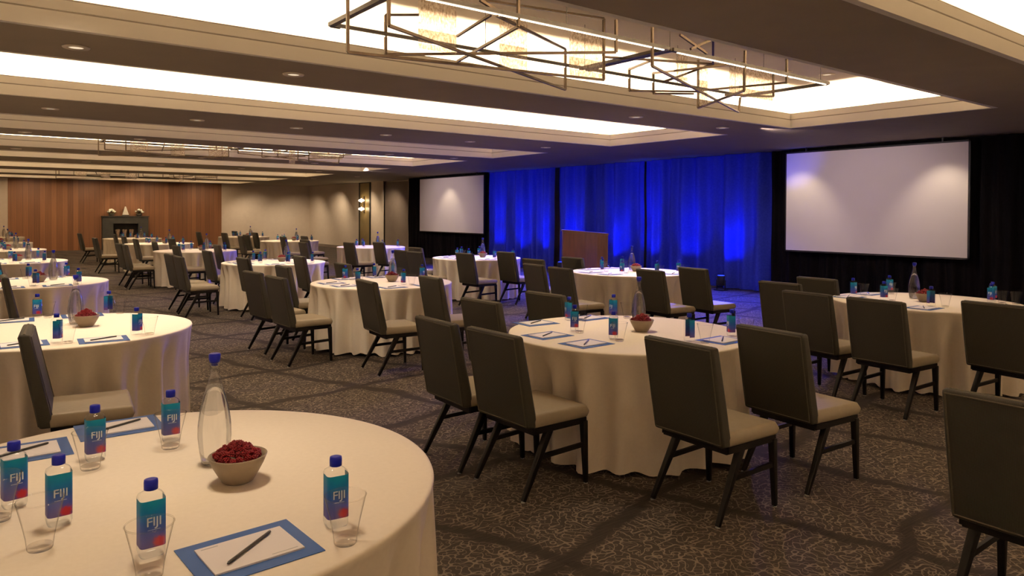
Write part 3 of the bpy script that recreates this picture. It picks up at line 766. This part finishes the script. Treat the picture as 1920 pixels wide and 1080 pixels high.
# ------------------------------------------------------------------ lights
WARM = (1, .80, .575)
def area(loc, sx, sy, rot, power, col=WARM):
    d = bpy.data.lights.new('cove_light', 'AREA'); d.shape = 'RECTANGLE'; d.size = sx; d.size_y = sy; d.energy = power; d.color = col
    o = bpy.data.objects.new('cove_light', d); C.objects.link(o); o.location = loc; o.rotation_euler = rot; return o
CP = 28.0      # watts per metre of cove
for (y0, y1) in COF:
    L = CX1 - CX0; z = H + .09
    area(((CX0 + CX1) / 2, y1 + .17, z), L, .06, (PI, 0, 0), CP * L)
    area(((CX0 + CX1) / 2, y0 - .17, z), L, .06, (PI, 0, 0), CP * L)
    area((CX1 + .17, (y0 + y1) / 2, z), .06, y1 - y0, (PI, 0, 0), CP * (y1 - y0))
def spot(loc, tgt, power, ang, blend=.6, col=WARM, r=.04):
    d = bpy.data.lights.new('spot', 'SPOT'); d.energy = power; d.spot_size = math.radians(ang); d.spot_blend = blend; d.color = col; d.shadow_soft_size = r
    o = bpy.data.objects.new('spot', d); C.objects.link(o); o.location = loc
    o.rotation_euler = (Vector(tgt) - Vector(loc)).to_track_quat('-Z', 'Y').to_euler(); return o
for x, y in DL: spot((x, y, H - .03), (x, y, 0), 130, 110, .8)
for x, y in ((.5, 2.4), (3.7, 3.5), (7.4, 3.1), (.55, 5.9), (4.0, 7.9), (7.7, 7.3), (4.2, 12.1), (7.8, 11.3), (4.1, 16.7), (8.1, 16.4), (.6, 10.1), (.6, 14.6), (4.2, 21), (7.8, 21.2), (4.3, 25.5), (7.8, 25.6), (.7, 20)):
    inc = any(a < y + .2 < b for a, b in COF)
    yl = y + .2
    for a, b in COF:
        if a < yl < b: yl = min(max(yl, a + .7), b - .7)
    spot((x + .1, yl, ZT - .03 if inc else H - .03), (x, y, .7), (215 if inc else 110), 95, .9, WARM, .22)  # added spots without fixtures, brighten the tabletops
for x, y in ((10.3, 32.9), (12.2, 32.6), (12.6, 30.2), (12.6, 27.2), (12.7, 25.2)): spot((x, y, H - .03), (x + .5, y + .7, .9), 170, 115, .9)
spot((5.5, 33.2, H - .03), (5.5, 34.25, 1.5), 60, 80, .9)  # added spot, lifts the mantel flowers
for x in (2.2, 4.2, 6.4, 8.6): spot((x, 32.6, H - .03), (x, 34.3, 1.0), 70, 110, .9)
for y in range(-2, 31, 4): spot((-2.55, y, H - .03), (-3.2, y, 1.3), 950, 130, .9, WARM, .2)  # added out of view, left wall bounce fills the cloth skirts
for x in (-1, 2.5, 6, 9.5, 12.5): spot((x, -2.8, H - .03), (x, -4, 1.4), 950, 130, .9, WARM, .2)  # added behind the camera, near wall bounce as soft fill
# wall washers that scallop the screens; the pinkish pair is added fill
for y in (5.15, 7.75, 20.5): spot((12.3, y, H - .03), (12.95, y, 1.3), 42, 80, .75)
for y in (6.4, 20.5): spot((9.6, y, H - .03), (13.0, y, 1.7), 170, 75, .9, (1, .78, .80))
BLUE = (.004, .05, 1)
for y, az, pw in zip(UPY, (1.2, 1.9, 2.1, 1.6, 1.7, 1.9, 2.2, 2.2), (170, 170, 300, 190, 200, 190, 280, 280)):
    spot((12.66, y, .34), (13.22, y, 1.15), 80, 66, 1, BLUE, .05); spot((12.66, y, .34), (13.22, y, az + .35), pw * .8, 40, 1, BLUE, .05)
for y in (9.6, 12.2, 14.8, 17.4): spot((11.4, y, 2.8), (13.2, y, 1.95), 11, 115, 1, BLUE, .1)  # added blue wash from the front, raises the drape's base tone
spot((11.4, 8.7, 1.5), (13.03, 7.85, 2.6), 150, 30, 1, (.1, .12, 1), .03)  # added blue spot, imitates uplight spill on the screen corner
for y in (8.8, 11.5, 14.5, 17.5): spot((12.6, y, 2.7), (10.6, y - .6, .0), 3300, 105, 1, (.035, .05, 1), .15)  # added blue spots, imitate drape spill on floor and tables

# ------------------------------------------------------------------ world and colour
w = bpy.data.worlds.new('world'); bpy.context.scene.world = w; w.use_nodes = True
w.node_tree.nodes['Background'].inputs[0].default_value = (.02, .018, .015, 1); w.node_tree.nodes['Background'].inputs[1].default_value = .2
sc_ = bpy.context.scene
sc_.view_settings.view_transform = 'Standard'; sc_.view_settings.look = 'None'; sc_.view_settings.exposure = 0.0
sc_.cycles.use_denoising = True; sc_.cycles.adaptive_threshold = .02
sc_.cycles.max_bounces = 8; sc_.cycles.diffuse_bounces = 4; sc_.cycles.glossy_bounces = 3; sc_.cycles.transmission_bounces = 6; sc_.cycles.transparent_max_bounces = 24
sc_.cycles.caustics_reflective = False; sc_.cycles.caustics_refractive = False
sc_.cycles.sample_clamp_indirect = 4
